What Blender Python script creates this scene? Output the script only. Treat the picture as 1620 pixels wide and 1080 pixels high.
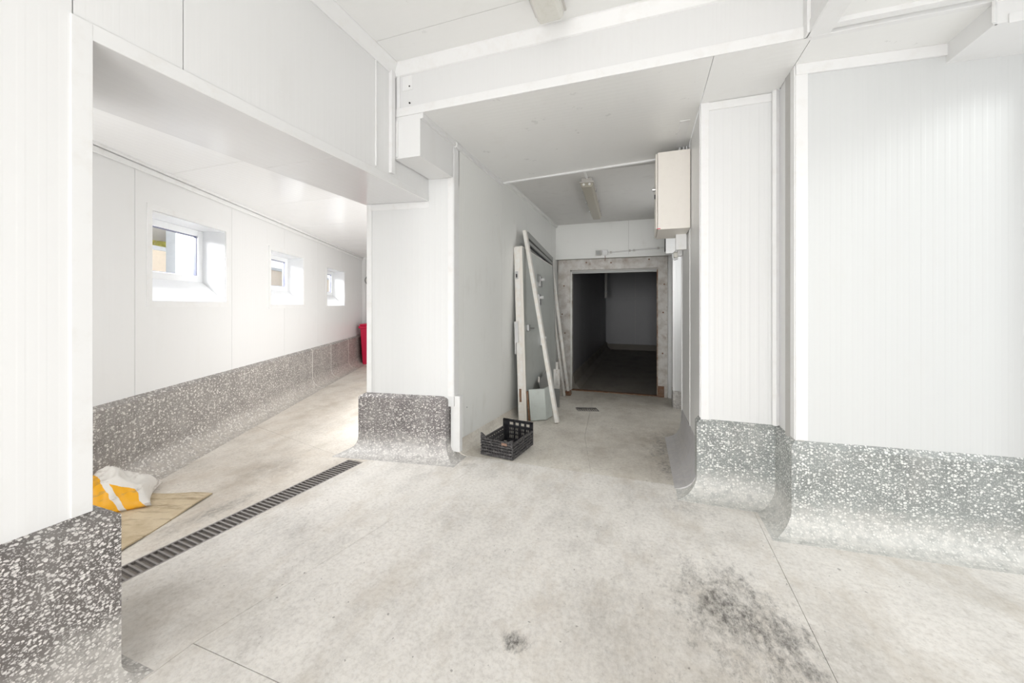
import bpy, bmesh, math, random
from mathutils import Vector, Matrix, noise
random.seed(7)
PI = math.pi
for o in list(bpy.data.objects):
    bpy.data.objects.remove(o)
scn = bpy.context.scene
COL = scn.collection

# ------------------------------------------------------------ camera, world, lights, exposure
YAW = math.atan(210 / 600)
cam = bpy.data.cameras.new('camera')
cam.sensor_width = 36
cam.lens = 36 * 600 / 1620
cam.shift_y = -58 / 1620
cam.clip_start = .02
camo = bpy.data.objects.new('camera', cam)
COL.objects.link(camo)
camo.location = (0, 0, 1.5)
camo.rotation_euler = (PI / 2, 0, YAW)
scn.camera = camo

WORLD = 1.0
w = bpy.data.worlds.new('sky')
scn.world = w
w.use_nodes = True
bg = w.node_tree.nodes['Background']
bg.inputs[0].default_value = (.97, .985, 1, 1)
bg.inputs[1].default_value = WORLD

def area(name, loc, aim, sx, sy, power, col=(1, 1, 1)):
    l = bpy.data.lights.new(name, 'AREA')
    l.shape = 'RECTANGLE'
    l.size, l.size_y, l.energy, l.color = sx, sy, power, col
    o = bpy.data.objects.new(name, l)
    COL.objects.link(o)
    o.location = loc
    o.rotation_euler = (Vector(aim) - Vector(loc)).to_track_quat('-Z', 'Y').to_euler()
    return o
ld = area('loading_door_daylight', (-.9, -16, 2.0), (-.68, 8, 1.3), 2.6, 3.0, 24, (1, .995, .985))
ld.data.spread = math.radians(40)
area('added_low_fill', (-.6, -3.2, .15), (-.6, 2.5, 3.4), 3.0, 2.4, 75, (1, .99, .985))  # added fill lamp low behind the camera, brightens ceilings and beam
area('added_ceiling_fill', (.1, -.9, .06), (-.4, 2.2, 3.4), 2.0, 1.5, 66, (1, .99, .98))  # added up-light near the floor, out of view, lifts the ceilings
area('added_hall_fill', (.1, -1.5, 3.45), (-.8, .5, 0), 2.2, 1.6, 46, (1, .995, .985))  # added overhead fill out of view, no lit fixture there
area('added_gallery_near_fill', (-3.05, .45, 1.5), (-5.05, 2.9, 1.4), .7, 1.8, 17, (1, .995, .985))  # added fill hidden behind the near pier, no opening there
area('added_corridor_fill', (.92, 6.0, 1.6), (-2, 6.0, 1.3), 1.6, 2.2, 19, (.98, .99, 1))  # added fill hidden in the recess, brightens the corridor
area('side_door_daylight', (5, 1.0, 4.29), (1.4, 3.05, 1.2), .9, .9, 52, (.97, 1, .98))
area('added_gallery_fill', (-2.8, 5.2, 1.35), (-6.8, 5.2, 1.35), 3.4, 2.3, 47, (1, .995, .985))  # added fill hidden behind the pillar, the wall there has no door
for sx in (1.06, 3.13, 5.27):
    wl_ = area('window_daylight', (-4.01 - .428 * sx - .904 * .8, 1.69 + .904 * sx - .428 * .8, 2.75), (-4.01 - .428 * sx + .9, 1.69 + .904 * sx + .45, 1.4), 1.3, .8, 125, (.97, .985, 1))
    wl_.data.spread = math.radians(125)

vs = scn.view_settings
vs.view_transform = 'Standard'
vs.look = 'None'
vs.gamma = 1
vs.use_curve_mapping = False
vs.exposure = 0.23

# ------------------------------------------------------------ materials
def new_mat(name):
    m = bpy.data.materials.new(name)
    m.use_nodes = True
    nt = m.node_tree
    b = nt.nodes['Principled BSDF']
    return m, nt, b
def nd(nt, t, **kw):
    n = nt.nodes.new(t)
    for k, v in kw.items():
        if k.startswith('i_'):
            n.inputs[k[2:].replace('_', ' ')].default_value = v
        else:
            setattr(n, k, v)
    return n
def ramp(nt, fac, stops):
    r = nd(nt, 'ShaderNodeValToRGB')
    e = r.color_ramp.elements
    while len(e) < len(stops):
        e.new(.5)
    for el, (p, c) in zip(e, stops):
        el.position = p
        el.color = (*c, 1) if len(c) == 3 else c
    nt.links.new(fac, r.inputs[0])
    return r.outputs[0]
def mix(nt, fac, a, b, mode='MIX'):
    n = nd(nt, 'ShaderNodeMix', data_type='RGBA', blend_type=mode)
    for s, v in ((n.inputs[0], fac), (n.inputs[6], a), (n.inputs[7], b)):
        if hasattr(v, 'links'):
            nt.links.new(v, s)
        elif isinstance(v, (int, float)):
            s.default_value = v
        else:
            s.default_value = (*v, 1)
    return n.outputs[2]
def mth(nt, op, a, b=None, clamp=False):
    n = nd(nt, 'ShaderNodeMath', operation=op, use_clamp=clamp)
    for s, v in zip(n.inputs, (a, b)):
        if v is None:
            continue
        if hasattr(v, 'links'):
            nt.links.new(v, s)
        else:
            s.default_value = v
    return n.outputs[0]
def noise_out(nt, vec, scale, detail=4, rough=.6):
    n = nd(nt, 'ShaderNodeTexNoise')
    n.inputs['Scale'].default_value = scale
    n.inputs['Detail'].default_value = detail
    n.inputs['Roughness'].default_value = rough
    nt.links.new(vec, n.inputs['Vector'])
    return n.outputs[0]
def mapping(nt, vec, scale):
    m = nd(nt, 'ShaderNodeMapping')
    m.inputs['Scale'].default_value = scale
    nt.links.new(vec, m.inputs['Vector'])
    return m.outputs[0]
def objco(nt):
    return nd(nt, 'ShaderNodeTexCoord').outputs['Object']
def geopos(nt):
    return nd(nt, 'ShaderNodeNewGeometry').outputs['Position']
def bump(nt, b, h, strength, dist):
    n = nd(nt, 'ShaderNodeBump')
    n.inputs['Strength'].default_value = strength
    n.inputs['Distance'].default_value = dist
    nt.links.new(h, n.inputs['Height'])
    nt.links.new(n.outputs[0], b.inputs['Normal'])

def panel_mat(name, col, rough=.38, rib='X', period=.05, grime=.35, dirt=(.55, .5, .42), relief=.25):
    """coated sheet of a sandwich panel: fine ribs, faint grime streaks"""
    m, nt, b = new_mat(name)
    co = objco(nt)
    wv = nd(nt, 'ShaderNodeTexWave', wave_type='BANDS', bands_direction=rib, wave_profile='SIN')
    wv.inputs['Scale'].default_value = 2 * PI / (period * 20)
    wv.inputs['Distortion'].default_value = 0
    nt.links.new(co, wv.inputs['Vector'])
    st = ramp(nt, wv.outputs['Fac'], [(.55, (0, 0, 0)), (.8, (1, 1, 1))])
    bump(nt, b, st, relief, .0016)
    n1 = noise_out(nt, mapping(nt, co, (2.2, 2.2, .7)), 2.2, 6, .65)
    f = ramp(nt, n1, [(.56, (0, 0, 0)), (.82, (1, 1, 1))])
    n2 = noise_out(nt, co, 60, 2, .5)
    f2 = ramp(nt, n2, [(.76, (0, 0, 0)), (.8, (1, 1, 1))])
    c = mix(nt, mth(nt, 'MULTIPLY', f, grime * .3), col, dirt)
    c = mix(nt, mth(nt, 'MULTIPLY', f2, grime * .12), c, (.3, .27, .23))
    nt.links.new(c, b.inputs['Base Color'])
    r = mth(nt, 'ADD', mth(nt, 'MULTIPLY', n1, .16), rough - .08)
    nt.links.new(r, b.inputs['Roughness'])
    b.inputs['Specular IOR Level'].default_value = .45
    return m

def plain(name, col, rough=.5, metal=0, var=.15, scale=14, dirt=(.3, .25, .2), spec=.4):
    m, nt, b = new_mat(name)
    co = objco(nt)
    f = ramp(nt, noise_out(nt, co, scale, 5, .65), [(.5, (0, 0, 0)), (.78, (1, 1, 1))])
    nt.links.new(mix(nt, mth(nt, 'MULTIPLY', f, var), col, dirt), b.inputs['Base Color'])
    b.inputs['Roughness'].default_value = rough
    b.inputs['Metallic'].default_value = metal
    b.inputs['Specular IOR Level'].default_value = spec
    return m

def rusty(name, col, lo=.56, hi=.66, scale=7, rust=(.16, .075, .035), worn=.6):
    m, nt, b = new_mat(name)
    co = objco(nt)
    n = noise_out(nt, co, scale, 8, .7)
    f = ramp(nt, n, [(lo, (0, 0, 0)), (hi, (1, 1, 1))])
    g = ramp(nt, noise_out(nt, co, scale * 2.3, 5, .6), [(.35, (worn, worn * .95, worn * .9)), (.6, (1, 1, 1))])
    base = mix(nt, 1.0, col, g, 'MULTIPLY')
    rr = mix(nt, noise_out(nt, co, 40, 3), rust, tuple(q * 1.9 for q in rust))
    nt.links.new(mix(nt, f, base, rr), b.inputs['Base Color'])
    b.inputs['Roughness'].default_value = .6
    bump(nt, b, n, .3, .004)
    return m

def terrazzo(name, base, chip, low, zlow=.17, size=.016, floor=0.0):
    """dark cement with pale marble chips, dusty and worn towards its foot"""
    m, nt, b = new_mat(name)
    p = geopos(nt)
    dis = nd(nt, 'ShaderNodeVectorMath', operation='ADD')
    nz = nd(nt, 'ShaderNodeTexNoise')
    nz.inputs['Scale'].default_value = 55
    nt.links.new(p, nz.inputs['Vector'])
    sc = nd(nt, 'ShaderNodeVectorMath', operation='SCALE')
    sc.inputs['Scale'].default_value = .012
    nt.links.new(nz.outputs['Color'], sc.inputs[0])
    nt.links.new(p, dis.inputs[0])
    nt.links.new(sc.outputs[0], dis.inputs[1])
    def chips(sz, thr):
        v = nd(nt, 'ShaderNodeTexVoronoi', feature='F1')
        v.inputs['Scale'].default_value = 1 / sz
        v.inputs['Randomness'].default_value = 1
        nt.links.new(mapping(nt, dis.outputs[0], (1, 1, 1.25)), v.inputs['Vector'])
        sp = nd(nt, 'ShaderNodeSeparateColor')
        nt.links.new(v.outputs['Color'], sp.inputs[0])
        t = mth(nt, 'MULTIPLY', sp.outputs[0], thr)
        return ramp(nt, mth(nt, 'SUBTRACT', t, v.outputs['Distance']), [(0, (0, 0, 0)), (.06, (1, 1, 1))]), sp.outputs[1]
    c1, h1 = chips(size * 1.35, .62)
    c2, h2 = chips(size * .62, .58)
    tone = ramp(nt, noise_out(nt, p, 3.5, 5, .65), [(.3, tuple(q * .8 for q in base)), (.7, tuple(min(1, q * 1.28) for q in base))])
    chipc = mix(nt, h1, chip, tuple(q * .72 for q in chip))
    c = mix(nt, mth(nt, 'MULTIPLY', c2, .6), tone, tuple(q * .85 for q in chip))
    c = mix(nt, c1, c, chipc)
    sx = nd(nt, 'ShaderNodeSeparateXYZ')
    nt.links.new(p, sx.inputs[0])
    z = mth(nt, 'ADD', sx.outputs[2], mth(nt, 'MULTIPLY', mth(nt, 'SUBTRACT', noise_out(nt, p, 7, 6, .7), .5), .28))
    f = ramp(nt, z, [(max(0, zlow - .1), (1, 1, 1)), (zlow + .08, (0, 0, 0))])
    wear = ramp(nt, noise_out(nt, p, 18, 5, .7), [(.3, (.35, .35, .35)), (.6, (1, 1, 1))])
    lowc = mix(nt, mth(nt, 'MULTIPLY', c1, .7), low, (.78, .76, .72))
    c = mix(nt, mth(nt, 'MULTIPLY', mth(nt, 'MULTIPLY', f, wear), .93), c, lowc)
    # worn rim and dust film
    d = ramp(nt, noise_out(nt, mapping(nt, p, (1, 1, .3)), 6, 5, .6), [(.5, (0, 0, 0)), (.75, (1, 1, 1))])
    c = mix(nt, mth(nt, 'MULTIPLY', d, .3), c, (.5, .48, .45))
    nt.links.new(c, b.inputs['Base Color'])
    b.inputs['Roughness'].default_value = .42
    return m

def blob(nt, p, cx, cy, rx, ry, ang=0):
    """soft elliptical stain mask on the floor, 1 at its centre"""
    m = nd(nt, 'ShaderNodeMapping', vector_type='TEXTURE')
    m.inputs['Location'].default_value = (cx, cy, 0)
    m.inputs['Rotation'].default_value = (0, 0, ang)
    m.inputs['Scale'].default_value = (rx, ry, 50)
    nt.links.new(p, m.inputs['Vector'])
    l = nd(nt, 'ShaderNodeVectorMath', operation='LENGTH')
    nt.links.new(m.outputs[0], l.inputs[0])
    return ramp(nt, l.outputs['Value'], [(.0, (1, 1, 1)), (1, (0, 0, 0))])

def floor_mat(name, a, bcol, brown, chips=.5, stains=(), tanblobs=()):
    m, nt, b = new_mat(name)
    p = geopos(nt)
    n = noise_out(nt, mapping(nt, p, (1.3, .8, 1)), 2.2, 9, .68)
    c = ramp(nt, n, [(.3, bcol), (.5, a), (.72, tuple(min(1, q * 1.1) for q in a))])
    n2 = noise_out(nt, p, 40, 6, .75)
    c = mix(nt, .75, c, ramp(nt, n2, [(.25, (.62, .6, .58)), (.55, (1, 1, 1))]), 'MULTIPLY')
    v = nd(nt, 'ShaderNodeTexVoronoi', feature='F1')
    v.inputs['Scale'].default_value = 62
    nt.links.new(p, v.inputs['Vector'])
    sp = nd(nt, 'ShaderNodeSeparateColor')
    nt.links.new(v.outputs['Color'], sp.inputs[0])
    ch = ramp(nt, mth(nt, 'SUBTRACT', mth(nt, 'MULTIPLY', sp.outputs[0], .55), v.outputs['Distance']), [(0, (0, 0, 0)), (.1, (1, 1, 1))])
    c = mix(nt, mth(nt, 'MULTIPLY', ch, chips * .5), c, (.82, .8, .77))
    bn = ramp(nt, noise_out(nt, mapping(nt, p, (1, .6, 1)), 3.3, 7, .7), [(.5, (0, 0, 0)), (.72, (1, 1, 1))])
    c = mix(nt, mth(nt, 'MULTIPLY', bn, .55), c, brown)
    for (cx, cy, rx, ry, ang) in tanblobs:
        k = blob(nt, p, cx, cy, rx, ry, ang)
        f = mth(nt, 'MULTIPLY', k, ramp(nt, noise_out(nt, p, 6, 6, .7), [(.35, (.25, .25, .25)), (.6, (1, 1, 1))]))
        c = mix(nt, mth(nt, 'MULTIPLY', f, .6), c, tuple(q * .85 for q in brown))
    sn = noise_out(nt, mapping(nt, p, (1, .55, 1)), 11, 10, .85)
    brk = ramp(nt, noise_out(nt, mapping(nt, p, (1, .5, 1)), 34, 5, .8), [(.38, (.15, .15, .15)), (.58, (1, 1, 1))])
    for (cx, cy, rx, ry, ang, st) in stains:
        k = blob(nt, p, cx, cy, rx, ry, ang)
        f = ramp(nt, mth(nt, 'ADD', mth(nt, 'MULTIPLY', k, .42), sn), [(.68, (0, 0, 0)), (.9, (1, 1, 1))])
        f = mth(nt, 'MULTIPLY', f, brk)
        c = mix(nt, mth(nt, 'MULTIPLY', f, st), c, (.13, .12, .11))
    spk = ramp(nt, noise_out(nt, p, 38, 2, .4), [(.735, (0, 0, 0)), (.76, (1, 1, 1))])
    c = mix(nt, mth(nt, 'MULTIPLY', spk, .55), c, (.16, .14, .12))
    nt.links.new(c, b.inputs['Base Color'])
    b.inputs['Roughness'].default_value = .55
    b.inputs['Specular IOR Level'].default_value = .35
    bump(nt, b, n2, .12, .004)
    return m

WHITE = (.815, .815, .81)
M = {}
M['panel'] = panel_mat('white_panel', WHITE, relief=.13)
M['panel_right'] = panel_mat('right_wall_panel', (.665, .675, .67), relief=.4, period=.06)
M['panel_cool'] = panel_mat('white_panel_smooth', (.765, .77, .765), relief=.5, period=.06)
M['ceil'] = panel_mat('ceiling_panel', (.86, .86, .845), rough=.3, rib='Y', relief=.1)
M['ceil_gal'] = panel_mat('gallery_ceiling_panel', (.86, .86, .86), rough=.2, rib='X', period=.07, relief=.12)
M['soffit'] = panel_mat('soffit_panel', (.74, .74, .745), rough=.2, rib='X', period=.07, relief=.1)
M['ceil_grey'] = panel_mat('grey_ceiling_panel', (.72, .71, .69), rough=.42, rib='Y', grime=.8, dirt=(.35, .33, .3))  # greyer, more mottled tone for the far corridor ceiling
M['panel_old'] = panel_mat('old_wall_panel', (.86, .865, .84), rough=.36, grime=1.0, dirt=(.5, .47, .4))
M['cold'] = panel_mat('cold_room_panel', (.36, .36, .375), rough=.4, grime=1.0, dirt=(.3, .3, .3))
M['joint'] = plain('panel_joint', (.5, .49, .47), .7)
M['trim'] = plain('white_trim', (.83, .83, .825), .35, var=.2, scale=9, dirt=(.6, .54, .46))
M['pvc'] = plain('white_plastic_frame', (.85, .86, .87), .25, var=.05)
M['terr_left'] = terrazzo('terrazzo_dark', (.135, .122, .115), (.8, .77, .74), (.6, .575, .54), size=.0098, zlow=.24)
M['terr_mid'] = terrazzo('terrazzo_pillar', (.165, .15, .15), (.74, .71, .68), (.62, .60, .575), size=.0125)
M['terr_gal'] = terrazzo('terrazzo_gallery', (.25, .23, .215), (.74, .71, .67), (.55, .51, .46), zlow=.14)
M['terr_right'] = terrazzo('terrazzo_right', (.27, .285, .275), (.85, .86, .83), (.7, .69, .655), size=.0115)
M['floor'] = floor_mat('floor_terrazzo', (.83, .8, .755), (.63, .605, .565), (.55, .485, .4), chips=.85,
    stains=[(.42, 2.1, .5, .75, .25, .95), (.35, 1.35, .7, .6, 0, .7), (-.1, 1.9, .8, .9, 0, .2), (-.55, 1.6, .14, .1, 0, 1.0), (.3, 3.1, .35, .35, .5, .35), (.62, 1.9, .2, .5, 0, .6), (-1.6, 3.2, .3, .12, .5, .3), (-2.3, 1.9, .5, .4, 0, .22)],
    tanblobs=[(.35, 1.5, .9, 1.0, 0), (1.15, 1.7, .5, .4, .4), (-2.2, 1.2, .6, .4, 0)])
M['panel_front'] = panel_mat('beam_panel', (.76, .76, .755))
M['floor_gal'] = floor_mat('floor_gallery', (.8, .755, .69), (.6, .555, .49), (.57, .48, .38), chips=.35,
    stains=[(-2.95, 1.9, .2, .7, -.15, .5), (-3.2, 2.6, .5, .5, 0, .25)], tanblobs=[(-3.2, 2.4, .9, 1.2, 0), (-4.5, 4.5, .8, 2.2, .4)])
M['floor_ramp'] = floor_mat('floor_ramp', (.82, .78, .71), (.66, .615, .55), (.5, .435, .35), chips=.2,
    stains=[(.25, 4.5, .45, 1.5, 0, .65), (.3, 3.75, .35, .5, 0, .7), (-1.5, 3.9, .3, .8, 0, .25)], tanblobs=[(.1, 4.8, .7, 2.2, 0), (-.5, 7.3, 1.2, 1.0, 0), (-1.55, 3.55, .3, .3, 0)])
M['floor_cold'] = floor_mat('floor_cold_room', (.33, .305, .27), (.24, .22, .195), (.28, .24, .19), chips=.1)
M['floor_sub'] = plain('floor_joint', (.27, .25, .22), .9)
M['grate'] = plain('grate_steel', (.36, .34, .33), .45, metal=.6, var=.5, scale=30, dirt=(.2, .17, .14))
M['gratebed'] = plain('drain_channel', (.26, .235, .21), .9)
M['black'] = plain('black_plastic', (.018, .018, .022), .45, var=.35, scale=40, dirt=(.14, .13, .12))
M['dust'] = plain('dusty_black_plastic', (.05, .048, .05), .6, var=.8, scale=60, dirt=(.34, .32, .31))
M['cream'] = plain('cream_enamel', (.83, .79, .73), .4, var=.06)
M['steel'] = plain('zinc_steel', (.55, .55, .55), .35, metal=.7, var=.3)
M['greymetal'] = plain('grey_sheet', (.33, .335, .325), .4, metal=.2, var=.2, scale=6)
M['doorleaf'] = plain('door_leaf_sheet', (.56, .58, .555), .35, var=.25, scale=4, dirt=(.3, .29, .26))
M['whitewood'] = rusty('chipped_white_paint', (.86, .85, .82), lo=.66, hi=.74, scale=5, rust=(.3, .19, .1), worn=.94)
M['rust'] = rusty('rusty_painted_steel', (.74, .72, .69), lo=.57, hi=.74, scale=3.0, worn=.74)
M['rust_edge'] = rusty('rusted_edge', (.5, .42, .34), lo=.42, hi=.62, scale=6)
M['rustdark'] = rusty('rusted_foot', (.3, .2, .14), lo=.4, hi=.6, scale=14)
M['palegreen'] = plain('pale_green_sheet', (.66, .71, .68), .4, var=.15)
M['diffuser'] = plain('yellowed_diffuser', (.42, .39, .32), .3, var=.25, scale=20)
M['diffuser_w'] = plain('clear_diffuser', (.72, .71, .66), .25, var=.25, scale=25, dirt=(.45, .45, .33))
M['lampbase'] = plain('lamp_base', (.6, .58, .55), .45)
M['red'] = plain('red_plastic', (.62, .01, .06), .35, var=.1)
M['dark'] = plain('dark_hole', (.03, .03, .03), .8)
M['seal'] = plain('blue_grey_seal', (.2, .21, .3), .5)
M['grout'] = plain('pale_grout', (.72, .7, .66), .8)
M['outwall'] = plain('outside_render', (.86, .76, .64), .9)
M['outgrey'] = plain('outside_column', (.66, .7, .75), .8)
M['leaf'] = plain('leaf', (.62, .6, .16), .6, var=.6, scale=8, dirt=(.5, .33, .03))
M['wood'] = plain('trunk_bark', (.2, .14, .09), .9)

def glass():
    m, nt, b = new_mat('window_glass')
    out = nt.nodes['Material Output']
    t = nd(nt, 'ShaderNodeBsdfTransparent')
    g = nd(nt, 'ShaderNodeBsdfGlossy')
    g.inputs['Roughness'].default_value = .02
    mx = nd(nt, 'ShaderNodeMixShader')
    mx.inputs[0].default_value = .05
    nt.links.new(t.outputs[0], mx.inputs[1])
    nt.links.new(g.outputs[0], mx.inputs[2])
    nt.links.new(mx.outputs[0], out.inputs[0])
    return m
M['glass'] = glass()

def sheet_mat():
    m, nt, b = new_mat('stained_board')
    co = objco(nt)
    c = ramp(nt, noise_out(nt, co, 4, 8, .7), [(.35, (.52, .41, .26)), (.6, (.68, .57, .4))])
    s = ramp(nt, noise_out(nt, mapping(nt, co, (7, 1.2, 1)), 2.2, 8, .75), [(.52, (0, 0, 0)), (.68, (1, 1, 1))])
    c = mix(nt, mth(nt, 'MULTIPLY', s, .8), c, (.22, .14, .07))
    nt.links.new(c, b.inputs['Base Color'])
    b.inputs['Roughness'].default_value = .75
    return m
M['sheet'] = sheet_mat()

def sack_mat():
    m, nt, b = new_mat('printed_sack')
    co = objco(nt)
    sx = nd(nt, 'ShaderNodeSeparateXYZ')
    nt.links.new(co, sx.inputs[0])
    x, y, z = sx.outputs
    p = mth(nt, 'ADD', mth(nt, 'MULTIPLY', x, .41), mth(nt, 'MULTIPLY', y, .91))
    p = mth(nt, 'ADD', p, mth(nt, 'MULTIPLY', mth(nt, 'SUBTRACT', noise_out(nt, co, 7, 3), .5), .05))
    def between(e, lo, hi):
        return mth(nt, 'MULTIPLY', mth(nt, 'GREATER_THAN', e, lo), mth(nt, 'LESS_THAN', e, hi))
    # orange print divided by a pale slanting stripe
    zz = mth(nt, 'ADD', z, mth(nt, 'MULTIPLY', p, .55))
    st = mth(nt, 'ADD', p, mth(nt, 'MULTIPLY', z, .55))
    o = mth(nt, 'MULTIPLY', between(zz, -.2, .165), mth(nt, 'MAXIMUM', between(st, -.6, .025), between(st, .06, .15)))
    c = mix(nt, noise_out(nt, co, 9, 4), (.86, .83, .78), (.72, .69, .65))
    c = mix(nt, o, c, (.9, .44, .01))
    d = ramp(nt, noise_out(nt, mapping(nt, co, (1, 1, 4)), 6, 7, .7), [(.55, (0, 0, 0)), (.7, (1, 1, 1))])
    c = mix(nt, mth(nt, 'MULTIPLY', d, .7), c, (.24, .18, .13))
    nt.links.new(c, b.inputs['Base Color'])
    b.inputs['Roughness'].default_value = .5
    return m
M['sack'] = sack_mat()

# ------------------------------------------------------------ builders
def obj(name, bm, mat, parent=None, bevel=0, smooth=False, kind=None):
    """link a bmesh built in world space (or in the parent's own frame) as ONE mesh object"""
    me = bpy.data.meshes.new(name)
    bmesh.ops.recalc_face_normals(bm, faces=bm.faces[:])
    bm.to_mesh(me)
    bm.free()
    me.materials.append(mat)
    if smooth:
        for p in me.polygons:
            p.use_smooth = True
    o = bpy.data.objects.new(name, me)
    COL.objects.link(o)
    if parent is not None:
        o.parent = parent
    if bevel:
        md = o.modifiers.new('edge', 'BEVEL')
        md.width = bevel
        md.segments = 2
        md.limit_method = 'ANGLE'
    if kind:
        o['kind'] = kind
    return o
def wobj(name, bm, mat, parent, **kw):
    """as obj(), the bmesh being in world space and the parent standing elsewhere"""
    o = obj(name, bm, mat, parent, **kw)
    o.matrix_parent_inverse = parent.matrix_basis.inverted()
    return o
def thing(name, label, cat, loc=(0, 0, 0), rotz=0, group=None):
    o = bpy.data.objects.new(name, None)
    COL.objects.link(o)
    o.location = loc
    o.rotation_euler = (0, 0, rotz)
    o['label'] = label
    o['category'] = cat
    if group:
        o['group'] = group
    o.empty_display_size = .1
    return o
def tag(o, label, cat):
    o['label'] = label
    o['category'] = cat
    return o
def struct(name, bm, mat, **kw):
    return obj(name, bm, mat, kind='structure', **kw)
def sempty(name, loc=(0, 0, 0), rotz=0):
    o = bpy.data.objects.new(name, None)
    COL.objects.link(o)
    o.location = loc
    o.rotation_euler = (0, 0, rotz)
    o['kind'] = 'structure'
    return o
def BM():
    return bmesh.new()
def box(bm, lo, hi, mat=None):
    vs_ = [bm.verts.new((x, y, z)) for x in (lo[0], hi[0]) for y in (lo[1], hi[1]) for z in (lo[2], hi[2])]
    for f in ((0, 1, 3, 2), (4, 6, 7, 5), (0, 4, 5, 1), (2, 3, 7, 6), (0, 2, 6, 4), (1, 5, 7, 3)):
        bm.faces.new([vs_[i] for i in f])
    if mat is not None:
        bmesh.ops.transform(bm, matrix=mat, verts=vs_)
    return bm
def bx(lo, hi, mat=None):
    return box(BM(), lo, hi, mat)
def hexa(bm, bot, top):
    b_ = [bm.verts.new(p) for p in bot]
    t_ = [bm.verts.new(p) for p in top]
    n = len(b_)
    bm.faces.new(b_[::-1])
    bm.faces.new(t_)
    for i in range(n):
        bm.faces.new((b_[i], b_[(i + 1) % n], t_[(i + 1) % n], t_[i]))
    return bm
def prism(bm, poly, z0, z1):
    f0 = z0 if callable(z0) else (lambda x, y: z0)
    f1 = z1 if callable(z1) else (lambda x, y: z1)
    return hexa(bm, [(x, y, f0(x, y)) for x, y in poly], [(x, y, f1(x, y)) for x, y in poly])
def beam(bm, p, q, wa, wb, up=(0, 0, 1)):
    """square bar from p to q, wa across, wb along `up`"""
    p, q = Vector(p), Vector(q)
    d = (q - p).normalized()
    a = d.cross(Vector(up)).normalized()
    b_ = a.cross(d).normalized()
    c = [a * sx * wa / 2 + b_ * sy * wb / 2 for sx, sy in ((-1, -1), (1, -1), (1, 1), (-1, 1))]
    return hexa(bm, [p + k for k in c], [q + k for k in c])
def tube(bm, pts, r, n=10):
    pts = [Vector(p) for p in pts]
    rings = []
    for i, p in enumerate(pts):
        d = (pts[min(i + 1, len(pts) - 1)] - pts[max(i - 1, 0)]).normalized()
        a = d.orthogonal().normalized()
        b_ = d.cross(a)
        rings.append([bm.verts.new(p + a * math.cos(2 * PI * k / n) * r + b_ * math.sin(2 * PI * k / n) * r) for k in range(n)])
    for r0, r1 in zip(rings, rings[1:]):
        for k in range(n):
            bm.faces.new((r0[k], r0[(k + 1) % n], r1[(k + 1) % n], r1[k]))
    bm.faces.new(rings[0][::-1])
    bm.faces.new(rings[-1])
    return bm
def disc(bm, c, axis, r, h, n=20):
    c, axis = Vector(c), Vector(axis).normalized()
    return tube(bm, [c, c + axis * h], r, n)
def sweep(path, prof, close_ends=True):
    """profile [(offset to the left of travel, z)] swept along a plan polyline with mitred corners"""
    bm = BM()
    P = [Vector((x, y)) for x, y in path]
    rings = []
    for i, p in enumerate(P):
        n = []
        if i > 0:
            d = (P[i] - P[i - 1]).normalized(); n.append(Vector((-d.y, d.x)))
        if i < len(P) - 1:
            d = (P[i + 1] - P[i]).normalized(); n.append(Vector((-d.y, d.x)))
        m = n[0] if len(n) == 1 else (n[0] + n[1]) / (1 + n[0].dot(n[1]))
        rings.append([bm.verts.new((p.x + m.x * o, p.y + m.y * o, z)) for o, z in prof])
    k = len(prof)
    for a, b_ in zip(rings, rings[1:]):
        for j in range(k):
            bm.faces.new((a[j], a[(j + 1) % k], b_[(j + 1) % k], b_[j]))
    if close_ends:
        bm.faces.new(rings[0])
        bm.faces.new(rings[-1][::-1])
    return bm
def skirt_profile(h, t=.05, r=.2, zf=0.0):
    """terrazzo skirting: sloped worn top, upright face, round cove running out on the floor"""
    pr = [(-.02, h + .005), (0, h), (t - .015, h - .018), (t, h - .035)]
    pr += [(t + r * (1 - math.cos(a)), zf + r * (1 - math.sin(a)) + .001) for a in [PI / 2 * 0 + k * PI / 2 / 8 for k in range(9)]]
    return pr + [(t + r, zf - .03), (-.02, zf - .03)]

def cells(s0, s1, z0, z1, holes):
    xs = sorted({s0, s1, *[min(max(h[i], s0), s1) for h in holes for i in (0, 1)]})
    zs = sorted({z0, z1, *[min(max(h[i], z0), z1) for h in holes for i in (2, 3)]})
    out = []
    for a, b_ in zip(xs, xs[1:]):
        for c, d in zip(zs, zs[1:]):
            mx, mz = (a + b_) / 2, (c + d) / 2
            if not any(h[0] < mx < h[1] and h[2] < mz < h[3] for h in holes):
                out.append((a, b_, c, d))
    return out
def wall(name, A, B, z0, z1, seams=(), holes=(), thick=.12, mat='panel', gap=.004):
    """sandwich panel wall from A to B (left to right as seen), one child per panel, joints recessed"""
    A, B = Vector(A), Vector(B)
    L = (B - A).length
    bm = BM()
    for a, b_, c, d in cells(0, L, z0, z1, holes):
        box(bm, (a, .012, c), (b_, thick, d))
    root = obj(name, bm, M['joint'], kind='structure')
    root.location = (A.x, A.y, 0)
    root.rotation_euler = (0, 0, math.atan2(B.y - A.y, B.x - A.x))
    ss = [0] + [s for s in seams if 0 < s < L] + [L]
    for a, b_ in zip(ss, ss[1:]):
        bm = BM()
        a2 = a + (gap / 2 if a > 0 else 0)
        b2 = b_ - (gap / 2 if b_ < L else 0)
        for c in cells(a2, b2, z0, z1, holes):
            box(bm, (c[0], 0, c[2]), (c[1], .0115, c[3]))
        bmesh.ops.remove_doubles(bm, verts=bm.verts[:], dist=1e-5)
        obj('panel', bm, M[mat], root)
    return root
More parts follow.
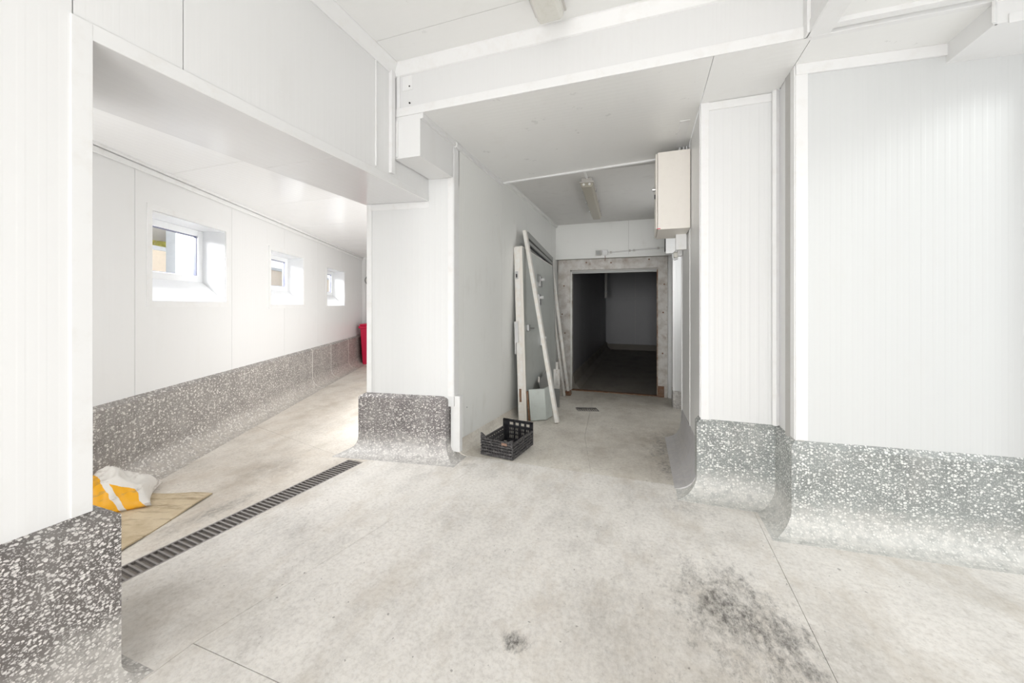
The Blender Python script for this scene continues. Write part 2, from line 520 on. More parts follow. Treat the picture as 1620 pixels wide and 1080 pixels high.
def ceiling(name, poly_rows, z, mat='ceil', thick=.1):
    """ceiling of panels: each row is a plan polygon, with a small recessed joint between"""
    root = None
    for k, poly in enumerate(poly_rows):
        c = Vector((sum(p[0] for p in poly) / len(poly), sum(p[1] for p in poly) / len(poly)))
        if root is None:
            xs = [p[0] for r in poly_rows for p in r]; ys = [p[1] for r in poly_rows for p in r]
            root = struct(name, bx((min(xs) + .02, min(ys) + .02, z + .012), (max(xs) - .02, max(ys) - .02, z + thick)), M['joint'])
        pp = []
        for x, y in poly:
            d = c - Vector((x, y))
            pp.append((x + math.copysign(.002, d.x), y + math.copysign(.002, d.y)))
        obj('panel', prism(BM(), pp, z, z + .0115), M[mat], root)
    return root
def strip(root, p, q, wa, wb, up=(0, 0, 1), mat='trim', name='edge_trim', bevel=.002):
    return wobj(name, beam(BM(), p, q, wa, wb, up), M[mat], root, bevel=bevel)

# ------------------------------------------------------------ room dimensions
XH, XHI = -2.03, -2.72          # header wall over the wide opening, front and back
ZO = 2.53                       # underside of the opening
ZC, ZB = 3.53, 3.10             # hall ceiling, beam underside
YB = 2.735                      # beam face
XL, XR = -1.77, .42             # corridor walls
K0, YR = .068, 3.42             # ramp
def zr(x, y):
    return -K0 * (y - YR) if y > YR else 0.0
YD = 8.0                        # cold room door plane
ZD = zr(0, YD)

# ------------------------------------------------------------ floor
floor = struct('floor', bx((-9, -4, -.10), (3.2, YR, -.05)), M['floor_sub'])
def slab(poly, mat, top=0.0, th=.05, gap=.002):
    c = Vector((sum(p[0] for p in poly) / len(poly), sum(p[1] for p in poly) / len(poly)))
    pp = []
    for x, y in poly:
        d = (c - Vector((x, y))).normalized()
        pp.append((x + d.x * gap, y + d.y * gap))
    f = top if callable(top) else (lambda x, y: top)
    return wobj('slab', prism(BM(), pp, lambda x, y: f(x, y) - th, f), M[mat], floor)
DR = lambda y: -2.62 + (y - 2.95) * .075      # drain axis
DW = .085
slab([(-1.89, 1.12), (.71, 1.10), (.74, 2.9), (.76, 3.47), (.5, YR), (-1.43, YR)], 'floor')
slab([(-1.98, -4), (.73, -4), (.71, 1.10), (-1.89, 1.12)], 'floor')
slab([(.73, -4), (3.2, -4), (3.2, 3.5), (.76, 3.47), (.74, 2.9), (.71, 1.1)], 'floor')
slab([(DR(-4) + DW, -4), (-1.98, -4), (-1.89, 1.12), (-1.43, YR), (-2.4, YR), (DR(2.95) + DW, 2.95), (DR(.5) + DW, .5)], 'floor')
slab([(DR(-4) - DW, -4), (DR(.5) - DW, .5), (DR(2.95) - DW, 2.95), (-4.9, 3.47), (-5, -4)], 'floor_gal')
slab([(DR(2.95) - DW, 2.95), (DR(2.95) + DW, 2.95), (-2.4, YR), (-2.4, 9.7), (-8.6, 9.7), (-4.9, 3.47)], 'floor_gal')
slab([(DR(-4) - DW, -4), (DR(-4) + DW, -4), (DR(.5) + DW, .5), (DR(.5) - DW, .5)], 'floor_gal')
wobj('floor_base', bx((-9, YR, -.16), (-2.2, 9.8, -.06)), M['floor_sub'], floor)
slab([(-2.2, YR), (-.45, YR), (-.68, 4.58), (-1.0, YD + .1), (-2.2, YD + .1)], 'floor_ramp', zr, .1)
slab([(-.45, YR), (1.6, YR), (1.6, YD + .1), (-1.0, YD + .1), (-.68, 4.58)], 'floor_ramp', zr, .1)
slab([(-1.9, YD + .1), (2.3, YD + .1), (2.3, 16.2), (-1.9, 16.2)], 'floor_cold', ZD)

# ------------------------------------------------------------ gallery (window) wall
WA = Vector((-4.01, 1.69)); WD = Vector((-.428, .904)).normalized()
def wp(s):
    return (WA.x + WD.x * s, WA.y + WD.y * s)
S0 = -4.2                      # the wall starts behind the near pier
SE = 7.21
WINS = [(.54, 1.585, 1.53, 2.365), (2.60, 3.665, 1.50, 2.30), (4.74, 5.80, 1.475, 2.25)]
off = lambda s: s - S0
wl = wall('wall_left', wp(S0), wp(SE), -.02, 2.78,
          seams=[off(s) for s in (-2.2, -1.0, .365, 1.70, 3.0, 4.29, 5.62)],
          holes=[(off(a), off(b_), c, d) for a, b_, c, d in WINS], thick=.27)
wrot = math.atan2(WD.y, WD.x)
for i, (a, b_, c, d) in enumerate(WINS):
    r = sempty('window_%d' % (i + 1), (*wp(a), 0), wrot)
    W = b_ - a
    # flat surround on the wall face
    bm = BM()
    t = .055
    for lo, hi in (((-t, c - t), (0, d + t)), ((W, c - t), (W + t, d + t)), ((0, c - t), (W, c)), ((0, d), (W, d + t))):
        box(bm, (lo[0], -.006, lo[1]), (hi[0], .004, hi[1]))
    obj('surround', bm, M['trim'], r)
    zs = c + .25
    bm = BM()
    hexa(bm, [(0, 0, c - .01), (W, 0, c - .01), (W, .29, c - .01), (0, .29, c - .01)],
         [(0, 0, c + .006), (W, 0, c + .006), (W, .27, zs), (0, .27, zs)])
    obj('window_sill', bm, M['pvc'], r)
    bm = BM()
    box(bm, (-.004, .004, c), (.006, .3, d)); box(bm, (W - .006, .004, c), (W + .004, .3, d)); box(bm, (0, .004, d - .006), (W, .3, d + .004))
    obj('reveal', bm, M['pvc'], r)
    bm = BM()
    f = .075
    for lo, hi in (((0, zs - .02), (f, d - .006)), ((W - f, zs - .02), (W, d - .006)), ((f, zs - .02), (W - f, zs - .02 + f)), ((f, d - f), (W - f, d - .006))):
        box(bm, (lo[0], .25, lo[1]), (hi[0], .31, hi[1]))
    fr = obj('window_frame', bm, M['pvc'], r, bevel=.006)
    bm = BM()
    g = .007
    for lo, hi in (((f, zs - .02 + f), (f + g, d - f)), ((W - f - g, zs - .02 + f), (W - f, d - f)), ((f, d - f - g), (W - f, d - f)), ((f, zs - .02 + f), (W - f, zs - .02 + f + g))):
        box(bm, (lo[0], .27, lo[1]), (hi[0], .3, hi[1]))
    obj('gasket', bm, M['seal'], fr)
    obj('pane', bx((f, .282, zs - .02 + f), (W - f, .288, d - f)), M['glass'], r)
# moulding between gallery wall and gallery ceiling
bm = BM()
p0, p1 = wp(S0), wp(SE)
nrm = Vector((WD.y, -WD.x))
for o_, z_, a_, b2 in ((.02, 2.745, .03, .03), (.012, 2.70, .012, .05)):
    beam(bm, (p0[0] + nrm.x * o_, p0[1] + nrm.y * o_, z_), (p1[0] + nrm.x * o_, p1[1] + nrm.y * o_, z_), a_, b2)
wobj('edge_trim', bm, M['trim'], wl, bevel=.004)
# gallery skirting: pieces with pale joints where the photo shows them
bl = sempty('baseboard_left')
cuts = [S0, 3.92, 4.83, 5.93, SE]
for a, b_ in zip(cuts, cuts[1:]):
    obj('skirting_block', sweep([wp(b_ - .006), wp(a + .006)], skirt_profile(.715, .05, .2)), M['terr_gal'], bl, smooth=False)
for s in cuts[1:-1]:
    obj('joint_line', sweep([wp(s + .008), wp(s - .008)], [(o_ + .002, z + .002) for o_, z in skirt_profile(.715, .05, .2)]), M['grout'], bl)
# gallery far wall, its side (the pillar block) and its near end
e0 = Vector(wp(SE))
wg = wall('wall_gallery_end', (e0.x, e0.y), (-2.6, e0.y + 2.13), -.02, 2.78, seams=(.09, 1.5, 2.7))
obj('baseboard_end', sweep([(-2.6, e0.y + 2.13), (e0.x, e0.y)], skirt_profile(.70)), M['terr_gal'], kind='structure')
wall('wall_gallery_near', (-2.5, -2.2), (-6.2, -2.2), 0, 2.8, mat='panel')
# gallery ceiling
ceiling('ceiling_gallery', [[(-9, y0), (-2.6, y0), (-2.6, y1), (-9, y1)] for y0, y1 in zip((-2.3, 1.2, 2.35, 3.5, 4.65, 5.8, 6.95, 8.1), (1.2, 2.35, 3.5, 4.65, 5.8, 6.95, 8.1, 10.8))], 2.755, 'ceil_gal')

# ------------------------------------------------------------ header wall with its wide opening
YJ = .853
wh = wall('wall_header', (XH, -4), (XH, 3.30), 0, ZC, seams=(1.1, 2.35, 3.55, 4.80, 5.162, 6.5),
          holes=[(4 + YJ, 8, -1, ZO + .0125)], thick=.3)
wall('wall_header_back', (XHI, 3.3), (XHI, -4), 0, 2.8, holes=[(-1, 3.3 - YJ, -1, ZO + .0125)], thick=.3)
sf = struct('wall_header_soffit', bx((XHI + .01, YJ, ZO + .012), (XH - .013, 3.4, ZO + .1)), M['joint'])
for y0, y1 in ((YJ, 2.085), (2.088, 3.4)):
    obj('panel', bx((XHI, y0, ZO), (XH, y1, ZO + .0115)), M['soffit'], sf)
struct('wall_header_jamb', bx((XHI, YJ - .02, .55), (XH, YJ, ZO + .05)), M['panel'])
# L trim round the opening
strip(wh, (XH + .003, YJ - .03, .7), (XH + .003, YJ - .03, ZO + .06), .06, .009, (1, 0, 0))
strip(wh, (XH + .003, YJ - .06, ZO + .03), (XH + .003, 3.27, ZO + .03), .007, .065)
# corner trims at the meeting with the beam
strip(wh, (XH + .015, 2.69, ZO + .08), (XH + .015, 2.69, ZC), .05, .03, (1, 0, 0))
strip(wh, (XH + .006, 2.50, ZO + .08), (XH + .006, 2.50, ZC - .06), .012, .012, (1, 0, 0))
# cove trim hall ceiling / header wall
bm = BM()
for a, b_ in (((XH, -4), (XH, YB)),):
    hexa(bm, [(XH, -4, ZC - .075), (XH + .012, -4, ZC - .078), (XH + .078, -4, ZC - .012), (XH + .078, -4, ZC), (XH, -4, ZC)],
         [(XH, YB, ZC - .075), (XH + .012, YB, ZC - .078), (XH + .078, YB, ZC - .012), (XH + .078, YB, ZC), (XH, YB, ZC)])
wobj('cove_trim', bm, M['trim'], wh)
# near pier skirting
struct('baseboard_near', sweep([(XHI, YJ), (XH, YJ), (XH, -4)], skirt_profile(.70, .06, .07)), M['terr_left'])

# ------------------------------------------------------------ left pillar between gallery and corridor
PL0, PL1 = (-2.70, 3.195), (XL, 3.325)
wpil = wall('wall_pillar', PL0, (XL, 3.325), .5, 2.77, seams=(), mat='panel_cool')
wall('wall_pillar_side', (-2.70, 9.8), (-2.70, 3.216), 0, 2.8, seams=(1.5, 3, 4.5, 5.6))
# corner strips of the pillar
strip(wpil, (XL - .03, 3.318, .6), (XL - .03, 3.318, ZB), .06, .008, (0, 1, 0))
strip(wpil, (XL + .003, 3.37, .6), (XL + .003, 3.37, ZB), .007, .1, (0, 1, 0))
hd = Vector((PL1[0] - PL0[0], PL1[1] - PL0[1])).normalized()
strip(wpil, (-2.672, 3.196, .6), (-2.672, 3.196, ZO), .056, .009, (-hd.y, hd.x, 0))
strip(wpil, (-2.70, 3.193, ZO - .035), (XH, 3.288, ZO - .035), .008, .06)
bpil = struct('baseboard_pillar', sweep([(XL - .11, 3.42), (XL - .11, 3.315), (-2.70, 3.195), (-2.70, 9.6)], skirt_profile(.60, .055, .16)), M['terr_mid'])
# boxed duct under the beam's left end
bd = struct('trim_duct', bx((XH + .01, YB, 2.745), (XL, 3.30, ZB)), M['panel'])
wobj('edge_trim', beam(BM(), (XH + .03, YB - .004, 2.76), (XH + .03, YB - .004, ZB - .03), .03, .01, (0, 1, 0)), M['trim'], bd)
# piece of the pillar face above its panels, left of the corridor
struct('wall_pillar_upper', bx((XL - .2, 3.33, 2.7), (XL, 3.44, ZB)), M['panel'])

# ------------------------------------------------------------ hall beam and ceilings
bmw = wall('wall_beam', (XH, YB), (.92, YB), ZB + .0125, ZC, thick=.1, mat='panel_front')
strip(bmw, (XH, YB - .004, ZB + .035), (.92, YB - .004, ZB + .035), .008, .07)
bm = BM()
hexa(bm, [(XH, YB, ZC - .09), (XH, YB - .012, ZC - .085), (XH, YB - .06, ZC - .012), (XH, YB - .06, ZC), (XH, YB, ZC)],
     [(.92, YB, ZC - .09), (.92, YB - .012, ZC - .085), (.92, YB - .06, ZC - .012), (.92, YB - .06, ZC), (.92, YB, ZC)])
wobj('cove_trim', bm, M['trim'], bmw)
strip(bmw, (XH + .05, YB - .004, ZB + .07), (XH + .05, YB - .004, ZC - .08), .03, .01, (0, 1, 0))
wobj('cover_plate', bx((XH + .09, YB - .006, ZC - .22), (XH + .19, YB, ZC - .1)), M['trim'], bmw, bevel=.002)
for x, z in ((XH + .16, ZC - .19), (XH + .16, ZB + .1)):
    wobj('screw_hole', disc(BM(), (x, YB - .008, z), (0, 1, 0), .007, .01, 10), M['dark'], bmw)
ceiling('ceiling', [[(XH, y0), (.92, y0), (.92, y1), (XH, y1)] for y0, y1 in zip((-4, -2.2, -1.05, .1, 1.25, 2.415), (-2.2, -1.05, .1, 1.25, 2.415, YB + .02))], ZC, 'ceil')
wbs = wall('wall_side_beam', (.92, YB), (.92, -4), ZB + .0125, ZC, thick=.1)
strip(wbs, (.916, YB, ZB + .035), (.916, -4, ZB + .035), .008, .07)
struct('trim_side_beam', bx((.92, -4, ZB), (1.03, YB, ZB + .012)), M['trim'])
struct('trim_bay_front', bx((.94, YB - .008, ZB - .001), (1.76, YB + .03, ZB + .035)), M['trim'], bevel=.002)
strip(wbs, (.91, YB - .03, ZB), (.91, YB - .03, ZC), .06, .02, (1, 0, 0))
# ceiling of the right bay, 3.1 m, stepping at the beam line
ceiling('ceiling_right', [[(.42, YB), (.945, YB), (.945, 3.36), (.42, 3.36)], [(.945, YB), (2.6, YB), (2.6, 3.3), (.945, 3.3)]], ZB, 'ceil')
cr = ceiling('ceiling_bay', [[(.92, -4), (2.6, -4), (2.6, .3), (.92, .3)], [(.92, .3), (2.6, .3), (2.6, YB), (.92, YB)]], ZB + .03, 'ceil')
strip(cr, (.98, YB - .07, ZB + .017), (1.74, YB - .07, ZB + .017), .05, .03)
strip(cr, (.955, -4, ZB + .017), (.955, YB - .06, ZB + .017), .05, .03)
# low soffit box at the far right
sb = struct('trim_soffit', bx((1.75, 2.74, 2.985), (2.6, 3.2, ZB + .01)), M['panel'], bevel=.003)
strip(sb, (1.747, 2.735, 2.985), (1.747, 2.735, ZB), .05, .012, (1, -1, 0))
strip(sb, (1.80, 2.735, 3.0), (2.6, 2.735, 3.0), .008, .05)

# corridor ceilings
cc = ceiling('ceiling_corridor', [[(XL, YB), (XR, YB), (XR, 4.42), (XL, 4.65)]], ZB, 'ceil')
strip(cc, (XL, 4.655, ZB + .012), (XR, 4.425, ZB + .012), .035, .06)
cd = ceiling('ceiling_corridor_far', [[(XL - .1, y0), (1.7, y0), (1.7, y1), (XL - .1, y1)] for y0, y1 in ((4.4, 5.75), (5.75, 8.3))], ZB + .07, 'ceil_grey')
wobj('cover_plate', bx((.29, 3.6, ZB - .004), (.37, 4.25, ZB)), M['trim'], cc)

# ------------------------------------------------------------ corridor walls
wc = wall('wall_corridor_left', (XL, 3.40), (XL, 8.1), -.35, ZB + .08, seams=(.16, 1.25, 2.4, 3.55), mat='panel_old')
strip(wc, (XL + .014, 3.42, ZB - .022), (XL + .014, 4.66, ZB - .022), .028, .045)
strip(wc, (XL + .014, YB, ZB - .022), (XL + .014, 3.34, ZB - .022), .028, .045)
wobj('corner_cap', bx((XL - .03, 3.325, ZB - .055), (XL + .035, 3.43, ZB - .002)), M['trim'], wc, bevel=.01)
strip(wc, (XL + .02, 4.7, ZB + .045), (XL + .02, 8.0, ZB + .045), .04, .05, mat='panel_old')
wobj('corner_board', bx((XL - .045, 3.345, .05), (XL + .055, 3.405, .6)), M['trim'], wc, bevel=.004)
for y, z in ((4.15, 2.49), (4.45, 2.63), (4.05, 2.35)):
    wobj('plug', disc(BM(), (XL + .003, y, z), (-1, 0, 0), .014, .006, 12), M['trim'], wc)
wobj('screw_hole', disc(BM(), (XL + .001, 3.62, .42), (-1, 0, 0), .006, .004, 8), M['dark'], wc)
# low worn cove at the foot of the corridor wall
def sloped(o):
    for v in o.data.vertices:
        if v.co.y > YR:
            v.co.z -= K0 * (v.co.y - YR)
    return o
pr = [(-.01, .14), (.004, .14), (.012, .08), (.03, .04), (.06, .015), (.11, .001), (.11, -.03), (-.01, -.03)]
sloped(struct('baseboard_corridor', sweep([(XL, 7.9), (XL, 5.6), (XL, 4.3), (XL, YR), (XL, 3.40)], pr), M['floor_ramp']))

wr_ = wall('wall_corridor_right', (XR, 4.95), (XR, 3.36), -.2, ZB, seams=(.85,), thick=.53, mat='panel')
strip(wr_, (XR - .003, 4.1, .15), (XR - .003, 4.1, ZB), .007, .03, (0, 1, 0))
strip(wr_, (XR - .003, 3.385, .6), (XR - .003, 3.385, ZB), .007, .05, (0, 1, 0))
strip(wr_, (XR - .004, 4.93, -.05), (XR - .004, 4.93, 2.2), .01, .04, (0, 1, 0))
prr = [(-.01, .36), (.006, .36), (.012, .22), (.03, .13), (.06, .07), (.10, .035), (.15, .012), (.19, .001), (.19, -.05), (-.01, -.05)]
M['cove_worn'] = terrazzo('cove_worn', (.52, .51, .53), (.6, .59, .61), (.64, .62, .61), zlow=.1, size=.006)
sloped(struct('baseboard_corridor_right', sweep([(XR, 3.36), (XR, YR + .01), (XR, 4.95)], prr), M['cove_worn']))
# recess beyond, with a narrow pier on a terrazzo foot
wall('wall_recess', (.95, 8.2), (.95, 4.9), -.4, ZB + .1, mat='panel_old')
rp = struct('wall_far_pier', bx((.455, 6.9, .06), (.96, 7.2, ZB + .08)), M['panel_cool'])
obj('pier_trim', bx((.44, 6.89, .06), (.475, 6.96, 2.4)), M['trim'], rp, bevel=.003)
obj('pier_foot', bx((.445, 6.87, -.3), (.96, 7.2, .06)), M['terr_mid'], rp)
obj('pier_cap', bx((.33, 6.84, 2.36), (.62, 7.0, 2.62)), M['trim'], rp, bevel=.004)
obj('cap_edge', bx((.318, 6.85, 2.4), (.33, 6.95, 2.64)), M['dark'], rp)

# end wall: fascia, cold room door opening
we = wall('wall_end', (XL, YD - .15), (1.2, YD - .15), 2.45, ZB + .08, seams=(1.47,), thick=.15, mat='panel_old')
strip(we, (XL, YD - .165, 2.475), (.4, YD - .165, 2.475), .03, .06, mat='panel_old')
struct('wall_end_back', bx((XL - .05, YD + .02, 2.2), (2.4, YD + .12, 3.3)), M['joint'])
we2 = struct('wall_end_left', bx((XL - .05, YD + .02, ZD - .05), (-1.47, YD + .12, 2.3)), M['panel_old'])
struct('wall_end_right', bx((.27, YD + .02, ZD - .05), (2.4, YD + .12, 2.3)), M['panel_old'])
df = sempty('door_1', (0, YD, 0))
obj('door_jamb', bx((-1.75, -.02, ZD), (-1.49, .03, 2.45)), M['rust'], df, bevel=.004)
obj('door_jamb', bx((.245, -.02, ZD), (.42, .03, 2.45)), M['rust'], df, bevel=.004)
obj('door_head', bx((-1.49, -.02, 2.23), (.245, .03, 2.45)), M['rust'], df, bevel=.004)
obj('inner_jamb', bx((-1.49, .03, ZD), (-1.455, .14, 2.23)), M['rust'], df)
obj('inner_jamb', bx((.225, .03, ZD), (.26, .14, 2.23)), M['rust_edge'], df)
obj('inner_head', bx((-1.455, .03, 2.16), (.225, .14, 2.23)), M['greymetal'], df)
obj('threshold', bx((-1.47, .0, ZD - .03), (.24, .1, ZD + .018)), M['rustdark'], df, bevel=.004)
obj('guide_post', bx((.43, -.07, ZD), (.5, 0, 2.45)), M['trim'], df, bevel=.004)
obj('rust_patch', bx((.24, -.03, ZD), (.36, .0, ZD + .22)), M['rustdark'], df, bevel=.01)
for x, z in ((-1.62, 1.9), (-1.66, 1.3), (-1.6, .9), (-1.15, 2.38), (-.65, 2.36), (.08, 2.4), (.34, 1.35), (.33, .55), (.36, 1.9)):
    obj('anchor_hole', disc(BM(), (x, -.025, z), (0, 1, 0), .016, .01, 8), M['rustdark'], df)

# cold room behind the door
CX = -1.45
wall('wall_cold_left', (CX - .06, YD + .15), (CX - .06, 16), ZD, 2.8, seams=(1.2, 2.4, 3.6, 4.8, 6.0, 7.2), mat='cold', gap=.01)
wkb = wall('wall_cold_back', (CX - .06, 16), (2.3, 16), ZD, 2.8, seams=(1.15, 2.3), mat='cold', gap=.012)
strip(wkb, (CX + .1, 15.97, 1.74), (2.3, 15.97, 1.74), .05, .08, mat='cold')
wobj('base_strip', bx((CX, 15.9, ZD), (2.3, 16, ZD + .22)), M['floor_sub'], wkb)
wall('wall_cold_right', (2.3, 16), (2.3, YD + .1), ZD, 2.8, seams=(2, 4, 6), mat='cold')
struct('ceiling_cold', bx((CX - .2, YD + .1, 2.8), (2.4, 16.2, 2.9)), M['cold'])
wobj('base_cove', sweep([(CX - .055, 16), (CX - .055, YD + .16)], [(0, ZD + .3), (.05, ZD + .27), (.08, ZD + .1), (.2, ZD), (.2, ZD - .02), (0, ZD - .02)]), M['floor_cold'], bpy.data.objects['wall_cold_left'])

# ------------------------------------------------------------ right pillar and right wall
YP, YW0, YW1 = 3.35, 3.02, 3.115
XS = .95
wp_r = wall('wall_right_pillar', (XR, YP), (XS, YP), .5, ZB, mat='panel_cool', thick=.2)
wall('wall_right_return', (XS, YP), (XS, YW0), .5, ZB, thick=.05)
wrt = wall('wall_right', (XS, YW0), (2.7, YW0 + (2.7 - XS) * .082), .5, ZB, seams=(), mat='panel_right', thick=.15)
strip(wp_r, (XR + .03, YP - .003, .59), (XR + .03, YP - .003, ZB), .06, .011, (0, 1, 0))
strip(wp_r, (XR, YP - .003, ZB - .035), (XS, YP - .003, ZB - .035), .008, .06)
strip(wp_r, (XS - .02, YP - .02, .6), (XS - .02, YP - .02, ZB), .06, .03, (1, -1, 0))
strip(wrt, (XS - .003, YW0 + .035, .6), (XS - .003, YW0 + .035, ZB), .008, .07, (0, 1, 0))
strip(wrt, (XS + .035, YW0 - .002, .6), (XS + .035, YW0 - .002, ZB), .07, .008, (0, 1, 0))
strip(wrt, (XS, YW0 - .008, ZB - .035), (2.7, YW0 - .006 + 1.75 * .082, ZB - .035), .014, .07)
struct('baseboard_right', sweep([(2.75, YW0 + 1.8 * .082), (XS, YW0), (XS, YP), (XR, YP), (XR, 3.45)], skirt_profile(.595, .03, .15)), M['terr_right'])
# outer side wall with the doorway daylight comes through (outside the frame)
wall('wall_side', (2.3, 2.98), (2.3, -4), 0, ZB + .05, holes=[(.06, 1.45, -1, 2.985)], thick=.06)

# back wall with the loading door, behind the camera
wall('wall_back', (2.4, -4), (-2.2, -4), 0, ZC, holes=[(1.5, 4.3, -1, 3.1)], thick=.1)

# ------------------------------------------------------------ drain grates
def grate(name, label, P, Q, width, pitch, z=lambda x, y: 0):
    P, Q = Vector(P), Vector(Q)
    d = Q - P
    L = d.length
    ang = math.atan2(d.y, d.x)
    r = thing(name, label, 'drain', (P.x, P.y, z(P.x, P.y)), ang)
    if z(*P) != z(*Q):
        r.rotation_euler = (0, -math.atan2(z(*Q) - z(*P), L), ang)
    obj('channel', bx((0, -width / 2, -.03), (L, width / 2, -.016)), M['gratebed'], r)
    for s in (-1, 1):
        obj('rail', bx((0, s * width / 2 - .006, -.03), (L, s * width / 2 + .006, .001)), M['grate'], r)
    for x in (0, L):
        obj('end_rail', bx((x - .005, -width / 2, -.03), (x + .005, width / 2, .001)), M['grate'], r)
    n = int(L / pitch)
    me = None
    for k in range(1, n):
        if me is None:
            o = obj('bar', bx((-.0055, -width / 2 + .004, -.014), (.0055, width / 2 - .004, .0)), M['grate'], r)
            me = o.data
        else:
            o = bpy.data.objects.new('bar', me)
            COL.objects.link(o)
            o.parent = r
        o.location = (k * L / n, 0, 0)
    return r
grate('drain_grate', 'long narrow steel drain grate set in the floor under the wide opening', (DR(.55), .55), (DR(2.93), 2.93), .165, .034)
g2 = grate('drain_grate', 'small dark rectangular floor drain grate in the middle of the corridor', (-1.02, 6.08), (-.72, 6.2), .19, .034, lambda x, y: zr(x, y) + .012)

# ------------------------------------------------------------ crate
ca = math.atan2(.51, .075)
cr_ = thing('plastic_crate', 'black slatted plastic crate on the floor beside the left corridor wall', 'crate', (-1.2, 3.45, .002), 0)
cr_.rotation_euler = (0, 0, ca - PI / 2)      # local +Y is the long way, local -X the short way
cw, cl, chh = .36, .47, .215
sl = .15
bm = BM()
for k in range(7):
    y = .02 + k * (cl - .04) / 6
    box(bm, (-cw + .01, y - .012, .0), (-.01, y + .012, .012))
for k in range(6):
    x = -.02 - k * (cw - .04) / 5
    box(bm, (x - .008, .01, .0), (x + .008, cl - .01, .01))
obj('base', bm, M['black'], cr_)
def crate_end(y0, y1, dip):
    bm = BM()
    top = chh if not dip else .2
    for z0, z1 in ((0, .03), (.042, .06), (.075, .09), (.103, .118)):
        box(bm, (-cw, y0, z0), (0, y1, z1))
    ys = (y0 + .005, y1 - .005)
    n = 12
    for k in range(n + 1):
        x = -cw + .004 + k * (cw - .014) / n
        box(bm, (x, ys[0], .0), (x + .006, ys[1], .12))
    return bm
bm = crate_end(-.008, .012, True)
for z0, z1 in ((.13, .145), (.155, .165)):
    box(bm, (-cw, -.008, z0), (0, .012, z1))
for x in (-cw, -.25, -.13, -.02):
    box(bm, (x, -.004, .11), (x + .02, .01, .165))
hexa(bm, [(-cw, -.008, .165), (-cw + .07, -.008, .165), (-cw + .07, .012, .165), (-cw, .012, .165)], [(-cw, -.008, .215), (-cw + .02, -.008, .205), (-cw + .02, .012, .205), (-cw, .012, .215)])
hexa(bm, [(-.05, -.008, .165), (0, -.008, .165), (0, .012, .165), (-.05, .012, .165)], [(-.02, -.008, .185), (0, -.008, .19), (0, .012, .19), (-.02, .012, .185)])
obj('end_wall', bm, M['dust'], cr_)
bm = BM()
y0, y1 = cl - .014, cl + .006
HB = .235
box(bm, (-cw, y0, 0), (0, y1, .03))
box(bm, (-cw, y0, HB - .025), (0, y1, HB))
for z0, z1 in ((.07, .08), (.112, .12), (.15, .175)):
    box(bm, (-cw, y0, z0), (0, y1, z1))
box(bm, (-cw, y0, 0), (-cw + .075, y1, HB)); box(bm, (-.035, y0, 0), (0, y1, HB))
for x in (-.222, -.155, -.09):
    box(bm, (x - .009, y0, 0), (x + .009, y1, HB))
for k in range(14):
    x = -.285 + k * .0185
    box(bm, (x - .004, y0 + .003, .0), (x + .004, y1 - .003, .15))
obj('end_wall', bm, M['black'], cr_)
for x0, x1 in ((-cw - .002, -cw + .016), (-.016, .002)):
    bm = BM()
    for z0, z1 in ((0, .028), (.042, .058), (.074, .088), (.1, .112), (.13, .152)):
        box(bm, (x0, 0, z0), (x1, cl, z1))
    for k in range(11):
        y = .006 + k * (cl - .024) / 10
        box(bm, (x0 + .004, y, 0), (x1 - .004, y + .008, .15))
    obj('side_wall', bm, M['dust'], cr_)
obj('label_patch', bx((-.12, -.0105, .128), (-.06, -.0075, .152)), plain('brown_label', (.3, .19, .14), .7), cr_)

# ------------------------------------------------------------ sack and stained board
sh = thing('stained_board', 'stained tan board lying flat on the floor next to the drain grate', 'board', (-3.23, 2.05, .0), 0)
sh.rotation_euler = (0, 0, math.atan2(-.944, .33))
bm = BM()
N = 14
grid = [[bm.verts.new((1.15 * i / N, -.62 * j / 8, .012 + .006 * math.sin(i * .9 + j) + .003 * random.random())) for j in range(9)] for i in range(N + 1)]
low = [[bm.verts.new((v.co.x, v.co.y, v.co.z - .01)) for v in row] for row in grid]
for i in range(N):
    for j in range(8):
        bm.faces.new((grid[i][j], grid[i + 1][j], grid[i + 1][j + 1], grid[i][j + 1]))
        bm.faces.new((low[i][j], low[i][j + 1], low[i + 1][j + 1], low[i + 1][j]))
edge = [(i, 0) for i in range(N + 1)] + [(N, j) for j in range(1, 9)] + [(i, 8) for i in range(N - 1, -1, -1)] + [(0, j) for j in range(7, 0, -1)]
for (i, j), (k, l) in zip(edge, edge[1:] + edge[:1]):
    bm.faces.new((grid[i][j], low[i][j], low[k][l], grid[k][l]))
obj('board_sheet', bm, M['sheet'], sh)

sk = thing('paper_sack', 'crumpled white and orange sack slumped on a corner of the stained board', 'sack', (-3.72, 1.70, .018), 0)
bm = BM()
NX, NY = 40, 32
def sack_pt(i, j, side):
    u, v = -1 + 2 * i / NX, -1 + 2 * j / NY
    env = max(0, (1 - abs(u) ** 2.6) * (1 - abs(v) ** 2.6)) ** .6
    x = .22 * u * (1 - .16 * (1 - abs(v)) ** 2 * 0 - .14 * (1 - v * v))
    y = .22 * v * (1 - .14 * (1 - u * u))
    h = (.23 + .06 * v - .07 * u) * env
    ca_, sa_ = math.cos(.95), math.sin(.95)
    xr, yr = x * ca_ - y * sa_, x * sa_ + y * ca_
    q = Vector((x, y, 0))
    fold = abs(noise.noise(q * 6 + Vector((3, 1, 2)))) * .10 + abs(noise.noise(q * 14)) * .05
    z = .02 + h - fold * env + noise.noise(q * 25) * .008 * env
    if side < 0:
        z = .0 + (0 if env > .3 else .012 * (1 - env / .3))
    return (xr, yr, max(z, 0))
T = [[bm.verts.new(sack_pt(i, j, 1)) for j in range(NY + 1)] for i in range(NX + 1)]
Bq = [[bm.verts.new(sack_pt(i, j, -1)) for j in range(NY + 1)] for i in range(NX + 1)]
